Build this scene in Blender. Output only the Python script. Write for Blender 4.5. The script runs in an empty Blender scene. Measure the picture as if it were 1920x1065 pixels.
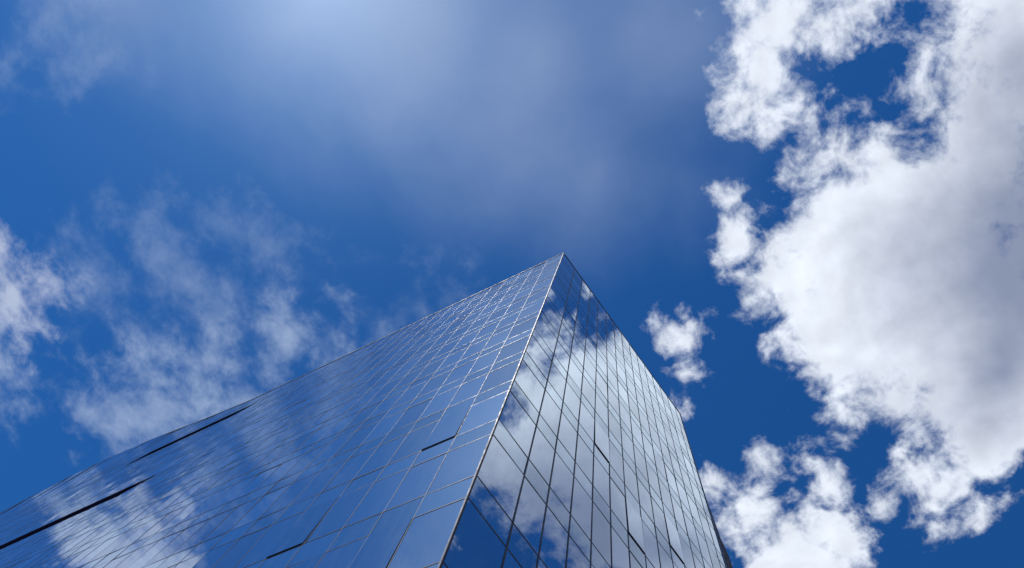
import bpy, bmesh, math, random
import numpy as np
from mathutils import Vector, Matrix
random.seed(7)
SC = bpy.context.scene
COL = SC.collection

# ------------------------------------------------------------------ camera
W0, H0 = 1920.0, 1065.0
F = 1180.5
YAW, PIT, ROL = 2.80756, 2.89692, 0.61164
TOP = 60.64                                   # roof corner height above ground
CAM = Vector((5.275, 8.107, 1.60))
RM = Matrix.Rotation(YAW, 3, 'Z') @ Matrix.Rotation(PIT, 3, 'X') @ Matrix.Rotation(ROL, 3, 'Z')
cd = bpy.data.cameras.new('camera')
cam = bpy.data.objects.new('camera', cd); COL.objects.link(cam)
cam.matrix_world = Matrix.Translation(CAM) @ RM.to_4x4()
cd.sensor_width = 36; cd.lens = 36 * F / W0; cd.clip_end = 5000; cd.clip_start = 0.1
SC.camera = cam
SC.view_settings.view_transform = 'Standard'; SC.view_settings.look = 'None'
SC.view_settings.gamma = 1; SC.view_settings.exposure = 0

# facade directions: right wall runs along DR, left wall along DL from the corner at the origin
DR = Vector((-1, 0, 0)); NR = Vector((0, 1, 0))
DL = Vector((0.17375724, -0.98478852, 0)); NL = Vector((0.98478852, 0.17375724, 0))
def ray(px, py):
    return (RM @ Vector(((px - W0/2)/F, -(py - H0/2)/F, -1))).normalized()
def skyp(px, py, n=None):                     # direction seen (or mirrored in a wall), as a point on the cloud plane
    d = ray(px, py)
    if n is not None: d = d - 2*d.dot(n)*n
    return d.x/d.z, d.y/d.z
def project(X):
    c = RM.transposed() @ (X - CAM)
    if c.z > -0.01: return None
    return W0/2 + F*c.x/-c.z, H0/2 - F*c.y/-c.z

# ------------------------------------------------------------------ sky and sun
SUN = Vector((skyp(600, -60)[0], skyp(600, -60)[1], 1)).normalized()
sun_el = math.asin(SUN.z); sun_az = math.atan2(SUN.x, SUN.y)
w = bpy.data.worlds.new('World'); SC.world = w; w.use_nodes = True
nt = w.node_tree; nt.nodes.clear()
class NB:                                     # small node builder
    def __init__(s, nt): s.nt = nt
    def n(s, t, **k):
        o = s.nt.nodes.new(t)
        for a, b in k.items(): setattr(o, a, b)
        return o
    def set(s, sock, v):
        if v is None: return
        if isinstance(v, bpy.types.NodeSocket): s.nt.links.new(v, sock)
        else: sock.default_value = v
    def m(s, op, a, b=None, c=None, clamp=False):
        o = s.n('ShaderNodeMath', operation=op, use_clamp=clamp)
        for i, v in enumerate((a, b, c)): s.set(o.inputs[i], v)
        return o.outputs[0]
    def v(s, op, a, b=None, c=None, scale=None):
        o = s.n('ShaderNodeVectorMath', operation=op)
        for i, q in enumerate((a, b, c)):
            if q is not None: s.set(o.inputs[i], q)
        if scale is not None: s.set(o.inputs['Scale'], scale)
        return o.outputs['Value'] if op in ('DISTANCE', 'DOT_PRODUCT', 'LENGTH') else o.outputs[0]
    def mr(s, x, a, b, c=0.0, d=1.0, t='SMOOTHSTEP'):
        o = s.n('ShaderNodeMapRange', interpolation_type=t)
        for i, v in enumerate((x, a, b, c, d)): s.set(o.inputs[i], v)
        return o.outputs[0]
    def noise(s, vec, scale, detail=8, rough=.55, lac=2.0, dist=0.0, out='Fac'):
        o = s.n('ShaderNodeTexNoise'); s.set(o.inputs['Vector'], vec)
        for k, q in (('Scale', scale), ('Detail', detail), ('Roughness', rough), ('Lacunarity', lac), ('Distortion', dist)): s.set(o.inputs[k], q)
        return o.outputs[out]
    def mix(s, f, a, b, bt='MIX'):
        o = s.n('ShaderNodeMix', data_type='RGBA', blend_type=bt)
        s.set(o.inputs[0], f); s.set(o.inputs[6], a); s.set(o.inputs[7], b)
        return o.outputs[2]
b = NB(nt)
tc = b.n('ShaderNodeTexCoord')
D = b.v('NORMALIZE', tc.outputs['Generated'])
sep = b.n('ShaderNodeSeparateXYZ'); b.set(sep.inputs[0], D)
zc = b.m('MAXIMUM', sep.outputs[2], 0.06)
cmb = b.n('ShaderNodeCombineXYZ')
b.set(cmb.inputs[0], b.m('DIVIDE', sep.outputs[0], zc)); b.set(cmb.inputs[1], b.m('DIVIDE', sep.outputs[1], zc))
P = cmb.outputs[0]
# turbulence that frays every cloud edge
w1 = b.v('SUBTRACT', b.noise(P, 5.0, 3, .5, out='Color'), (.5, .5, .5))
w2 = b.v('SUBTRACT', b.noise(P, 22.0, 6, .62, out='Color'), (.5, .5, .5))
PW = b.v('ADD', P, b.v('ADD', b.v('SCALE', w1, scale=.09), b.v('SCALE', w2, scale=.042)))
Q = b.v('MULTIPLY', PW, (1, 1, 0))
def rad(px, py, r, n):
    c = skyp(px, py, n)
    s = 0
    for dx, dy in ((r, 0), (-r, 0), (0, r), (0, -r)):
        q = skyp(px+dx, py+dy, n); s += math.hypot(q[0]-c[0], q[1]-c[1])
    return c, s/4
def field(blobs, K=5.0, vec=None, soft=1.0):
    """largest of (radius - distance)*K over a list of cloud cells"""
    cur = None
    for (px, py, r, wt, n) in blobs:
        c, R = rad(px, py, r, n)
        dd = b.v('DISTANCE', vec or Q, (c[0], c[1], 0))
        f = b.m('MULTIPLY_ADD', dd, -K, K*R*wt)
        cur = f if cur is None else b.m('SMOOTH_MAX', cur, f, .12*soft)
    return cur
def B(s, wt=1.0, n=None):
    return [(float(a), float(c), float(r), wt, n) for a, c, r in (q.split(',') for q in s.split())]
dense = B("1900,100,215 1890,330,230 1740,400,185 1610,470,165 1500,500,95 1760,620,240 1590,600,135 1500,620,70 1810,790,155 1780,900,90 1900,720,170 "
          "1900,520,230 1850,480,220 1700,520,170 1830,210,118 1980,60,180 1700,-60,150 1450,50,105 1540,20,120 1620,-30,130 1440,165,105 1412,200,54 "
          "1490,110,80 1560,275,88 1520,310,70 1600,330,70 1510,200,45 1390,90,45 1395,445,64 1450,500,70 1500,560,80 1720,860,44 1745,960,50") \
      + B("1262,628,40 1294,660,34 1278,702,28 1315,616,26 1277,742,28 1356,362,18 1366,398,20", .8) \
      + B("1495,1075,146 1540,945,80 1518,872,46 1458,838,34 1398,945,60 1350,915,40 1575,1020,75 1640,955,34", .85)
holes = B("1655,130,70 1605,185,56 1545,140,26 1490,245,18 1640,850,54 1478,885,34 1590,812,30 1695,105,40 1700,190,34", 1.0) + B("2165,330,160 2078,300,60 2110,400,72 2100,510,60 2200,500,140 2280,180,150", 1.0)
wisps = B("220,790,90 300,770,110 390,740,100 330,820,90 560,630,60 600,655,42 0,620,50 -30,680,60 -5,735,40", .8)
faint = B("430,720,120 500,620,110 400,560,140 300,480,120 190,470,80 480,480,100 560,540,60 250,560,90 350,660,110 800,575,42 880,545,30 700,600,40 140,560,60 150,510,80 215,565,60 350,510,60 410,420,50", .8) \
      + B("90,20,100 150,55,60 100,110,34 0,110,20 215,0,40", 1.0)
lref = B("-115,510,115 -80,600,90 -50,680,45 10,560,62 -30,480,70 45,615,45 85,540,38", 1.0)
fb = b.noise(P, 15.0, 12, .56, 2.1, .25)
fbm = b.m('SUBTRACT', fb, .5)
fd = field(dense, K=9.0)
fh = field(holes, soft=.7)
fd = b.m('SMOOTH_MIN', fd, b.m('MULTIPLY', fh, -1.0), .1)
dd_ = b.m('MULTIPLY_ADD', fbm, b.mr(fd, .15, .9, 1.8, .5), fd)
dd_ = b.m('MULTIPLY_ADD', b.m('SUBTRACT', b.noise(P, 70.0, 6, .62), .5), .34, dd_)
a_dense = b.mr(dd_, -.14, .42)
# thick hearts of the cloud let less sun through
thick = field(B("1945,490,315 1870,680,175 1940,130,150 1980,300,240 2080,460,230 2060,640,160"), K=4.0, soft=2)
n_low = b.noise(P, 7.0, 5, .5)
tk = b.mr(b.m('MULTIPLY_ADD', b.m('SUBTRACT', n_low, .5), .7, thick), -.26, .72)
# relief: density drop towards the sun
Psun = b.v('ADD', P, (SUN.x*.05, SUN.y*.05, 0))
rel = b.m('SUBTRACT', b.noise(P, 9.0, 6, .52, 2.1, .2), b.noise(Psun, 9.0, 6, .52, 2.1, .2))
lit = b.mr(rel, -.22, .22, .84, 1.12, 'LINEAR')
c_d = b.mix(tk, (.83, .89, 1.0, 1), (.26, .305, .44, 1))
c_d = b.v('SCALE', c_d, scale=b.mr(tk, 0, 1, lit, b.m('MULTIPLY_ADD', b.m('SUBTRACT', lit, 1), .35, 1.0), 'LINEAR'))
fb2 = b.noise(P, 12.0, 12, .60, 2.1, .15)
nw = b.m('MULTIPLY', b.m('SUBTRACT', fb2, .5), 1.5)
a_w = b.m('MULTIPLY', b.mr(b.m('ADD', nw, field(wisps, K=3.2, soft=1.5)), -.25, .50), .62)
a_f = b.m('MULTIPLY', b.mr(b.m('ADD', nw, field(faint, K=3.0, soft=1.8)), -.15, .60), .32)
fl = b.m('MULTIPLY_ADD', b.m('SUBTRACT', fb2, .5), 1.3, field(lref, K=5, soft=1.0))
a_l = b.m('MULTIPLY', b.mr(fl, -.15, .40), .80)
c_w = (.42, .53, .73, 1)
# thin high veil and the glow of the hidden sun shining through it
cs = b.v('DOT_PRODUCT', D, tuple(SUN))
ang = b.m('ARCCOSINE', b.m('MINIMUM', cs, .99999))
glow = b.m('POWER', 2.718, b.m('MULTIPLY', ang, -8.5))
vn = b.noise(P, 2.6, 4, .45, 2.0, .3)
veilf = field(B("760,20,380 1000,100,360 1200,60,300 560,40,270 230,-60,230 1120,310,210 1270,90,240"), K=2.6, soft=3)
veil = b.mr(b.m('MULTIPLY_ADD', b.m('SUBTRACT', vn, .5), .85, veilf), -.15, .95)
veil = b.m('MULTIPLY', veil, .85)
sky = b.n('ShaderNodeTexSky', sky_type='NISHITA', sun_disc=False, sun_elevation=sun_el, sun_rotation=sun_az,
          air_density=1.0, dust_density=.3, ozone_density=3.5, altitude=200)
sk = b.v('SCALE', sky.outputs[0], scale=.10)
gm = b.n('ShaderNodeGamma'); b.set(gm.inputs[0], sk); gm.inputs[1].default_value = .7
base = b.v('MULTIPLY', gm.outputs[0], (.066, .315, .70))
base = b.mix(veil, base, (.255, .355, .58, 1))
base = b.v('ADD', base, b.v('SCALE', (.50, .58, .66), scale=b.m('MULTIPLY', glow, .60)))
c = b.mix(a_l, base, (.56, .62, .78, 1))
c = b.mix(a_f, c, c_w)
c = b.mix(a_w, c, c_w)
c = b.mix(a_dense, c, c_d)
# towards the horizon the clouds merge into pale haze
c = b.mix(b.mr(sep.outputs[2], .28, .04), c, (.42, .50, .60, 1))
bg = b.n('ShaderNodeBackground'); b.set(bg.inputs[0], c); bg.inputs[1].default_value = 1.0
wo = b.n('ShaderNodeOutputWorld'); nt.links.new(bg.outputs[0], wo.inputs[0])

sl = bpy.data.lights.new('sun', 'SUN'); sl.energy = 3.2; sl.angle = math.radians(.53); sl.color = (1, .96, .9)
so = bpy.data.objects.new('sun', sl); COL.objects.link(so)
so.rotation_euler = SUN.to_track_quat('Z', 'Y').to_euler(); so.location = (0, 0, 120)

# ------------------------------------------------------------------ materials
def mat(name):
    m = bpy.data.materials.new(name); m.use_nodes = True; m.node_tree.nodes.clear()
    return m, NB(m.node_tree)
def simple(name, col, rough, metal=0.0, var=.25, scale=3.0, bump=0.0):
    m, q = mat(name)
    p = q.n('ShaderNodeBsdfPrincipled'); o = q.n('ShaderNodeOutputMaterial')
    t = q.n('ShaderNodeTexCoord')
    nn = q.noise(t.outputs['Object'], scale, 6, .6)
    q.set(p.inputs['Base Color'], q.mix(nn, tuple(x*(1-var) for x in col)+(1,), tuple(x*(1+var) for x in col)+(1,)))
    q.set(p.inputs['Roughness'], q.mr(nn, .3, .7, rough*.8, rough*1.2)); p.inputs['Metallic'].default_value = metal
    if bump:
        bp = q.n('ShaderNodeBump'); bp.inputs['Distance'].default_value = bump; q.set(bp.inputs['Height'], nn); q.set(p.inputs['Normal'], bp.outputs[0])
    m.node_tree.links.new(p.outputs[0], o.inputs[0]); return m
def glass(name, tint, body, f0, rough):
    """mirror-coated facade glass: fresnel reflection over a dark body, each pane slightly rippled and dusty"""
    m, q = mat(name)
    t = q.n('ShaderNodeTexCoord'); geo = q.n('ShaderNodeNewGeometry'); at = q.n('ShaderNodeAttribute', attribute_name='pane')
    nn = q.noise(q.v('MULTIPLY', geo.outputs['Position'], (1, 1, .55)), .9, 2, .4)
    bp = q.n('ShaderNodeBump'); bp.inputs['Strength'].default_value = 1.0; bp.inputs['Distance'].default_value = .0018
    q.set(bp.inputs['Height'], nn)
    lw = q.n('ShaderNodeLayerWeight'); lw.inputs[0].default_value = .5      # metal-oxide coating: high base reflectance
    fr = q.m('MULTIPLY_ADD', q.m('POWER', lw.outputs['Facing'], 5.0), 1-f0, f0)
    g = q.n('ShaderNodeBsdfGlossy'); g.inputs['Roughness'].default_value = rough
    q.set(g.inputs['Normal'], bp.outputs[0])
    v = q.mr(at.outputs['Fac'], 0, 1, .90, 1.06, 'LINEAR')
    q.set(g.inputs['Color'], q.v('SCALE', tint, scale=v))
    di = q.n('ShaderNodeBsdfDiffuse')
    dust = q.noise(q.v('MULTIPLY', geo.outputs['Position'], (6, 6, .5)), 1.0, 5, .65)
    q.set(di.inputs[0], q.mix(q.mr(dust, .45, .8), body+(1,), tuple(x*1.8+.012 for x in body)+(1,)))
    film = q.n('ShaderNodeBsdfDiffuse'); film.inputs[0].default_value = (.45, .48, .52, 1)
    mx = q.n('ShaderNodeMixShader'); q.set(mx.inputs[0], fr)
    m.node_tree.links.new(di.outputs[0], mx.inputs[1]); m.node_tree.links.new(g.outputs[0], mx.inputs[2])
    # thin film of dust with run-down streaks
    m2 = q.n('ShaderNodeMixShader'); q.set(m2.inputs[0], q.mr(dust,   .42, .80, .025, .11))
    m.node_tree.links.new(mx.outputs[0], m2.inputs[1]); m.node_tree.links.new(film.outputs[0], m2.inputs[2])
    o = q.n('ShaderNodeOutputMaterial'); m.node_tree.links.new(m2.outputs[0], o.inputs[0])
    return m
M_VIS = glass('vision_glass', (.83, .92, 1.0), (.002, .007, .028), .80, .002)
M_SPA = glass('spandrel_glass', (.80, .92, 1.0), (.010, .030, .055), .78, .008)
M_DARK = simple('dark_frame_and_shade', (.010, .012, .022), .5)  # dark frames and joints; on the right mullions it also paints shade
M_ALU = simple('anodised_aluminium', (.085, .125, .20), .6, 0.0, .2)
M_REC = simple('recess_shade_black', (.004, .004, .012), .9)  # black that paints the shade inside the slots
for _n in M_REC.node_tree.nodes:
    if _n.type == 'BSDF_PRINCIPLED': _n.inputs['Specular IOR Level'].default_value = 0
M_WING = simple('dark_cladding', (.012, .012, .03), .45)
for _n in M_WING.node_tree.nodes:
    if _n.type == 'BSDF_PRINCIPLED': _n.inputs['Specular IOR Level'].default_value = .05
M_ROOF = simple('roof_membrane', (.22, .22, .22), .9)
M_GND = simple('plaza_paving', (.20, .19, .18), .85, 0, .2, 1.3, .004)
M_CORE = simple('dark_interior', (.006, .008, .014), .9)

# ------------------------------------------------------------------ building
tower = bpy.data.objects.new('glass_tower', None); COL.objects.link(tower)
tower.location = (0, 0, 0)
tower['label'] = 'tall blue mirrored glass office tower rising to a sharp corner and reflecting the clouds'
tower['category'] = 'skyscraper'
def link(name, verts, faces, m, parent=tower, pane=None, **props):
    me = bpy.data.meshes.new(name); me.from_pydata([tuple(v) for v in verts], [], faces); me.materials.append(m)
    if pane is not None:
        a = me.attributes.new('pane', 'FLOAT', 'FACE')
        a.data.foreach_set('value', pane)
    me.update()
    o = bpy.data.objects.new(name, me); COL.objects.link(o); o.parent = parent
    for k, v in props.items(): o[k] = v
    return o
BOXF = [(0, 1, 3, 2), (4, 6, 7, 5), (0, 4, 5, 1), (2, 3, 7, 6), (0, 2, 6, 4), (1, 5, 7, 3)]
def boxv(face, u0, u1, z0, z1, d0, d1):
    d, n = face
    return [d*u + n*dd + Vector((0, 0, z)) for u in (u0, u1) for dd in (d0, d1) for z in (z0, z1)]
def box(name, face, u0, u1, z0, z1, d0, d1, m, parent=tower, **props):
    return link(name, boxv(face, u0, u1, z0, z1, d0, d1), BOXF, m, parent, **props)
R_, L_ = (DR, NR), (DL, NL)
RW = 19.30; LW = 118.0
uR = [0, 1.7936] + [1.7936 + 1.27564*k for k in range(1, 14)] + [RW]
uL = [0, 1.7178]
while uL[-1] + 1.4734 < LW - .5: uL.append(uL[-1] + 1.4734)
uL.append(LW)
OFF = 7.64389*4; SP = .30455*4
lines = []                                     # (z_upper, z_lower) of every spandrel band
for k in range(-7, 8):
    zu = TOP - OFF - 4.0*k
    lines.append((zu, zu - SP))
def roof_z(u):                                 # the far part of the long wall carries a raised parapet
    pts = [(0, 0), (37, 0), (46, 2.8), (57, 7.2), (67, 9.6), (74, 9.0), (84, 4.5), (118, 4.5)]
    for (a, za), (c_, zb) in zip(pts, pts[1:]):
        if u <= c_: return TOP + za + (zb-za)*(u-a)/(c_-a)
    return TOP + pts[-1][1]
# dark core just behind the glass
cv = [Vector((0, 0, 0)) - (NR+NL)*.30]
core = [(-NR-NL)*.35, DR*RW - NR*.35 - DR*.3, DR*RW + DL*LW*.55 - NR*.3 - DR*.3, DL*LW - NL*.35]
cvs = [Vector((p.x, p.y, z)) for z in (0, TOP-1.0) for p in core]
link('core', cvs, [(0, 1, 2, 3), (7, 6, 5, 4), (0, 4, 5, 1), (1, 5, 6, 2), (2, 6, 7, 3), (3, 7, 4, 0)], M_CORE)
rf = [DR*.0 + Vector((0, 0, 0)), DR*RW, DR*RW + DL*LW*.55, DL*LW]
link('roof', [Vector((p.x, p.y, z)) - (NR+NL)*.06 for z in (TOP-.6, TOP-.5) for p in rf], [(0, 1, 2, 3), (7, 6, 5, 4), (0, 4, 5, 1), (1, 5, 6, 2), (2, 6, 7, 3), (3, 7, 4, 0)], M_ROOF)

panes = []     # (area on the picture, kind, quad, value)
def pane(face, u0, u1, z0, z1, kind, zt=None, sash=None):
    d, n = face
    g = .012
    u0 += g; u1 -= g
    zl, zr = (z1, z1) if zt is None else zt
    sgn = 1
    # every pane is set a hair out of plumb, so the mirror image breaks at the joints
    k = .75 if face is R_ else 1.0
    tu = random.gauss(0, .0040)*k; tz = random.gauss(0, .0030)*k; base = random.uniform(-.001, .001)
    if random.random() < .06: tz += random.choice((-1, 1))*.005*k
    uc, zc_ = (u0+u1)/2, (z0+z1)/2
    def pt(u, z): return d*u + n*(base + tu*(u-uc) + tz*(z-zc_)) + Vector((0, 0, z))
    q = [pt(u0, z0), pt(u1, z0), pt(u1, zr), pt(u0, zl)]
    if face is R_: pass
    nn = (q[1]-q[0]).cross(q[3]-q[0])
    if nn.dot(n) < 0: q = [q[0], q[3], q[2], q[1]]
    pr = [project(x) for x in q]
    A = 0
    if all(pr):
        for i in range(4):
            x0, y0 = pr[i]; x1, y1 = pr[(i+1) % 4]; A += x0*y1 - x1*y0
        A = abs(A)/2
        cx = sum(p[0] for p in pr)/4; cy = sum(p[1] for p in pr)/4
        if not (-20 < cx < 1940 and -20 < cy < 1085): A = A*.0001
    panes.append((A, kind, q, random.random()))
OPEN_R, OPEN_L = OPEN = (set(), set())
def find(face, px, py):                        # wall coordinates of a point seen in the picture
    q = ray(px, py); n = face[1]
    t = -(CAM.dot(n))/(q.dot(n)); X = CAM + q*t
    return X.dot(face[0]), X.z
def cell(face, us, px, py):
    u, z = find(face, px, py)
    i = max(j for j in range(len(us)-1) if us[j] <= u)
    k = min(range(len(lines)), key=lambda j: abs(lines[j][0]-(z-.3)))
    return i, k
for s in ((1127, 832), (1194, 994), (1272, 1027)): OPEN_R.add(cell(R_, uR, *s))
for s in ((835, 812), (562, 1005), (716, 1059)): OPEN_L.add(cell(L_, uL, *s))
sashes = []
for face, us, opens in ((R_, uR, OPEN_R), (L_, uL, OPEN_L)):
    for i in range(len(us)-1):
        u0, u1 = us[i], us[i+1]
        ra, rb = (TOP, TOP) if face is R_ else (roof_z(u0), roof_z(u1))
        levels = sorted(lines)                 # from the ground up
        prev = 0.3
        for (zu, zl) in levels:
            if zl <= prev + .4: continue
            if zu > TOP - .3: break
            k = lines.index((zu, zl))
            low_k = k+1
            if (i, low_k) in opens: sashes.append((face, u0, u1, prev, zl))
            else: pane(face, u0, u1, prev, zl, 'window')
            pane(face, u0, u1, zl, zu, 'spandrel_panel')
            prev = zu
        pane(face, u0, u1, prev, TOP, 'window', zt=(ra, rb))
def emit(kind, m):
    ps = sorted([p for p in panes if p[1] == kind], key=lambda p: -p[0])
    lim = 100 - (len(sashes) if kind == 'window' else 0)
    for A, _, q, v in ps[:lim]: link(kind, q, [(0, 1, 2, 3)], m, pane=[v])
    vs, fs, vv = [], [], []
    for A, _, q, v in ps[lim:]:
        fs.append(tuple(range(len(vs), len(vs)+4))); vs += q; vv.append(v)
    link(kind, vs, fs, m, pane=vv, kind='stuff')
emit('window', M_VIS); emit('spandrel_panel', M_SPA)
# tilted-open sashes: hinged at the head, dark frame visible at the foot
for (face, u0, u1, z0, z1) in sashes:
    d, n = face
    z0s = z0 + .03; hh = z1 - z0s; out = .030 if face is R_ else .024
    a = math.asin(out/hh)
    def tp(u, z, e): return d*u + n*(math.sin(a)*(z1-z) + e*math.cos(a) + .005) + Vector((0, 0, z1 - math.cos(a)*(z1-z) ))
    def bx(ua, ub, za, zb, e0, e1): return [tp(u, z, e) for u in (ua, ub) for e in (e0, e1) for z in (za, zb)]
    ua, ub = u0+.03, u1-.03
    q = [tp(ua, z0s, 0.012), tp(ub, z0s, .012), tp(ub, z1, .012), tp(ua, z1, .012)]
    if (q[1]-q[0]).cross(q[3]-q[0]).dot(n) < 0: q = [q[0], q[3], q[2], q[1]]
    wi = link('window', q, [(0, 1, 2, 3)], M_VIS, pane=[random.random()], label='window tilted open at its foot')
    vs, fs = [], []
    for seg in ((ua, ub, z0s, z0s+.03), (ua, ua+.02, z0s+.03, z1), (ub-.02, ub, z0s+.03, z1)):
        o = len(vs); vs += bx(*seg, -.018, .010); fs += [tuple(x+o for x in f) for f in BOXF]
    link('frame', vs, fs, M_DARK, parent=wi)
    # the opening behind
# vertical mullions; the right face's shade is put into a darker material
for face, us, wd, pr_, m in ((R_, uR, .034, .012, M_DARK), (L_, uL, .015, .008, M_ALU)):
    for u in us[1:-1]:
        top = TOP if face is R_ else roof_z(u)
        box('mullion', face, u-wd, u+wd, .3, top-.05, -.06, pr_, m)
# horizontal transoms, one pair per storey
for face, Wd, pr_ in ((R_, RW, .009), (L_, LW, .009)):
    for (zu, zl) in lines:
        if zu > TOP-.3: continue
        for z in (zu, zl):
            if z < .5: continue
            tr = box('transom', face, .06, Wd-.06, z-(.024 if face is R_ else .018), z+(.024 if face is R_ else .014), -.05, pr_, M_DARK)
            if face is L_:                     # pale strip added for the bright highlight under the dark joint
                bmx = bmesh.new(); bmx.from_mesh(tr.data)
                o = [bmx.verts.new(v) for v in boxv(L_, .06, Wd-.06, z-.030, z-.019, -.05, .004)]
                for f in BOXF: bmx.faces.new([o[i] for i in f]).material_index = 1
                bmx.to_mesh(tr.data); bmx.free(); tr.data.materials.append(M_ALU)
# long dark ventilation slots in the far part of the long wall, with raked ends; raised black strips stand in for the recess shade
for zu, zl, ua, ub, sa, sb in ((TOP-18.8, TOP-20.3, 33.6, LW-.1, 2.2, 0), (TOP-4.0, TOP-5.5, 33.6, 49.5, 2.0, 2.0)):
    poly = [(ua, zu), (ub-sb, zu), (ub, zl), (ua+sa, zl)]
    vs = [DL*u + NL*dd + Vector((0, 0, z)) for dd in (-.05, .022) for u, z in poly]
    link('ventilation_slot', vs, [(0, 1, 2, 3), (7, 6, 5, 4), (0, 4, 5, 1), (1, 5, 6, 2), (2, 6, 7, 3), (3, 7, 4, 0)], M_REC)
# corner post, far jamb, copings
box('corner_post', L_, .0, .05, .3, TOP+.02, -.05, .020, M_ALU)
box('corner_trim', R_, -.018, .045, .3, TOP+.02, -.05, .018, M_DARK)
box('end_trim', R_, RW-.04, RW+.12, .3, TOP+.02, -.30, .03, M_ALU)
box('coping', R_, -.01, RW+.12, TOP+.001, TOP+.12, -.45, .035, M_DARK)
vs, fs = [], []
uu = [0.02, 37, 46, 57, 67, 74, 84, LW]
for u in uu:
    z = roof_z(u)
    for dd, dz in ((-.4, 0), (.04, 0), (.04, .14), (-.4, .14)): vs.append(DL*u + NL*dd + Vector((0, 0, z+dz)))
for i in range(len(uu)-1):
    o = i*4
    for j in range(4): fs.append((o+j, o+(j+1) % 4, o+4+(j+1) % 4, o+4+j))
fs += [(0, 1, 2, 3), tuple(len(vs)-4+j for j in (3, 2, 1, 0))]
link('coping', vs, fs, M_ALU)
# side wall and low dark wing behind the far corner
link('side_wall', [DR*(RW-.02)-NR*.3+Vector((0, 0, z)) for z in (0, TOP-.1)] + [DR*(RW-.02)-NR*40+Vector((0, 0, z)) for z in (TOP-.1, 0)], [(0, 1, 2, 3)], M_WING)
prof = [(0, 0), (0, 46.2), (.25, 45.0), (.6, 41.2), (1.15, 40.0), (1.3, 37), (1.3, 0)]
def wing(pr, y0, y1):
    vs = [DR*(RW+.05+a) + NR*y + Vector((0, 0, z)) for y in (y0, y1) for a, z in pr]
    n = len(pr)
    fs = [tuple(range(n)), tuple(range(2*n-1, n-1, -1))] + [(i, i+n, (i+1) % n+n, (i+1) % n) for i in range(n)]
    return vs, fs
link('rear_wing', *wing([(a+.10, z) for a, z in prof], -.03, -12), M_WING)
# base plinth
box('plinth', R_, -.05, RW+.15, 0, .3, -.5, .06, M_DARK)
box('plinth', L_, .06, LW, 0, .3, -.5, .06, M_DARK)

# ------------------------------------------------------------------ ground
g = link('ground', [Vector(v) for v in ((-1500, -1500, 0), (1500, -1500, 0), (1500, 1500, 0), (-1500, 1500, 0))], [(0, 1, 2, 3)], M_GND, parent=None)
g['kind'] = 'structure'
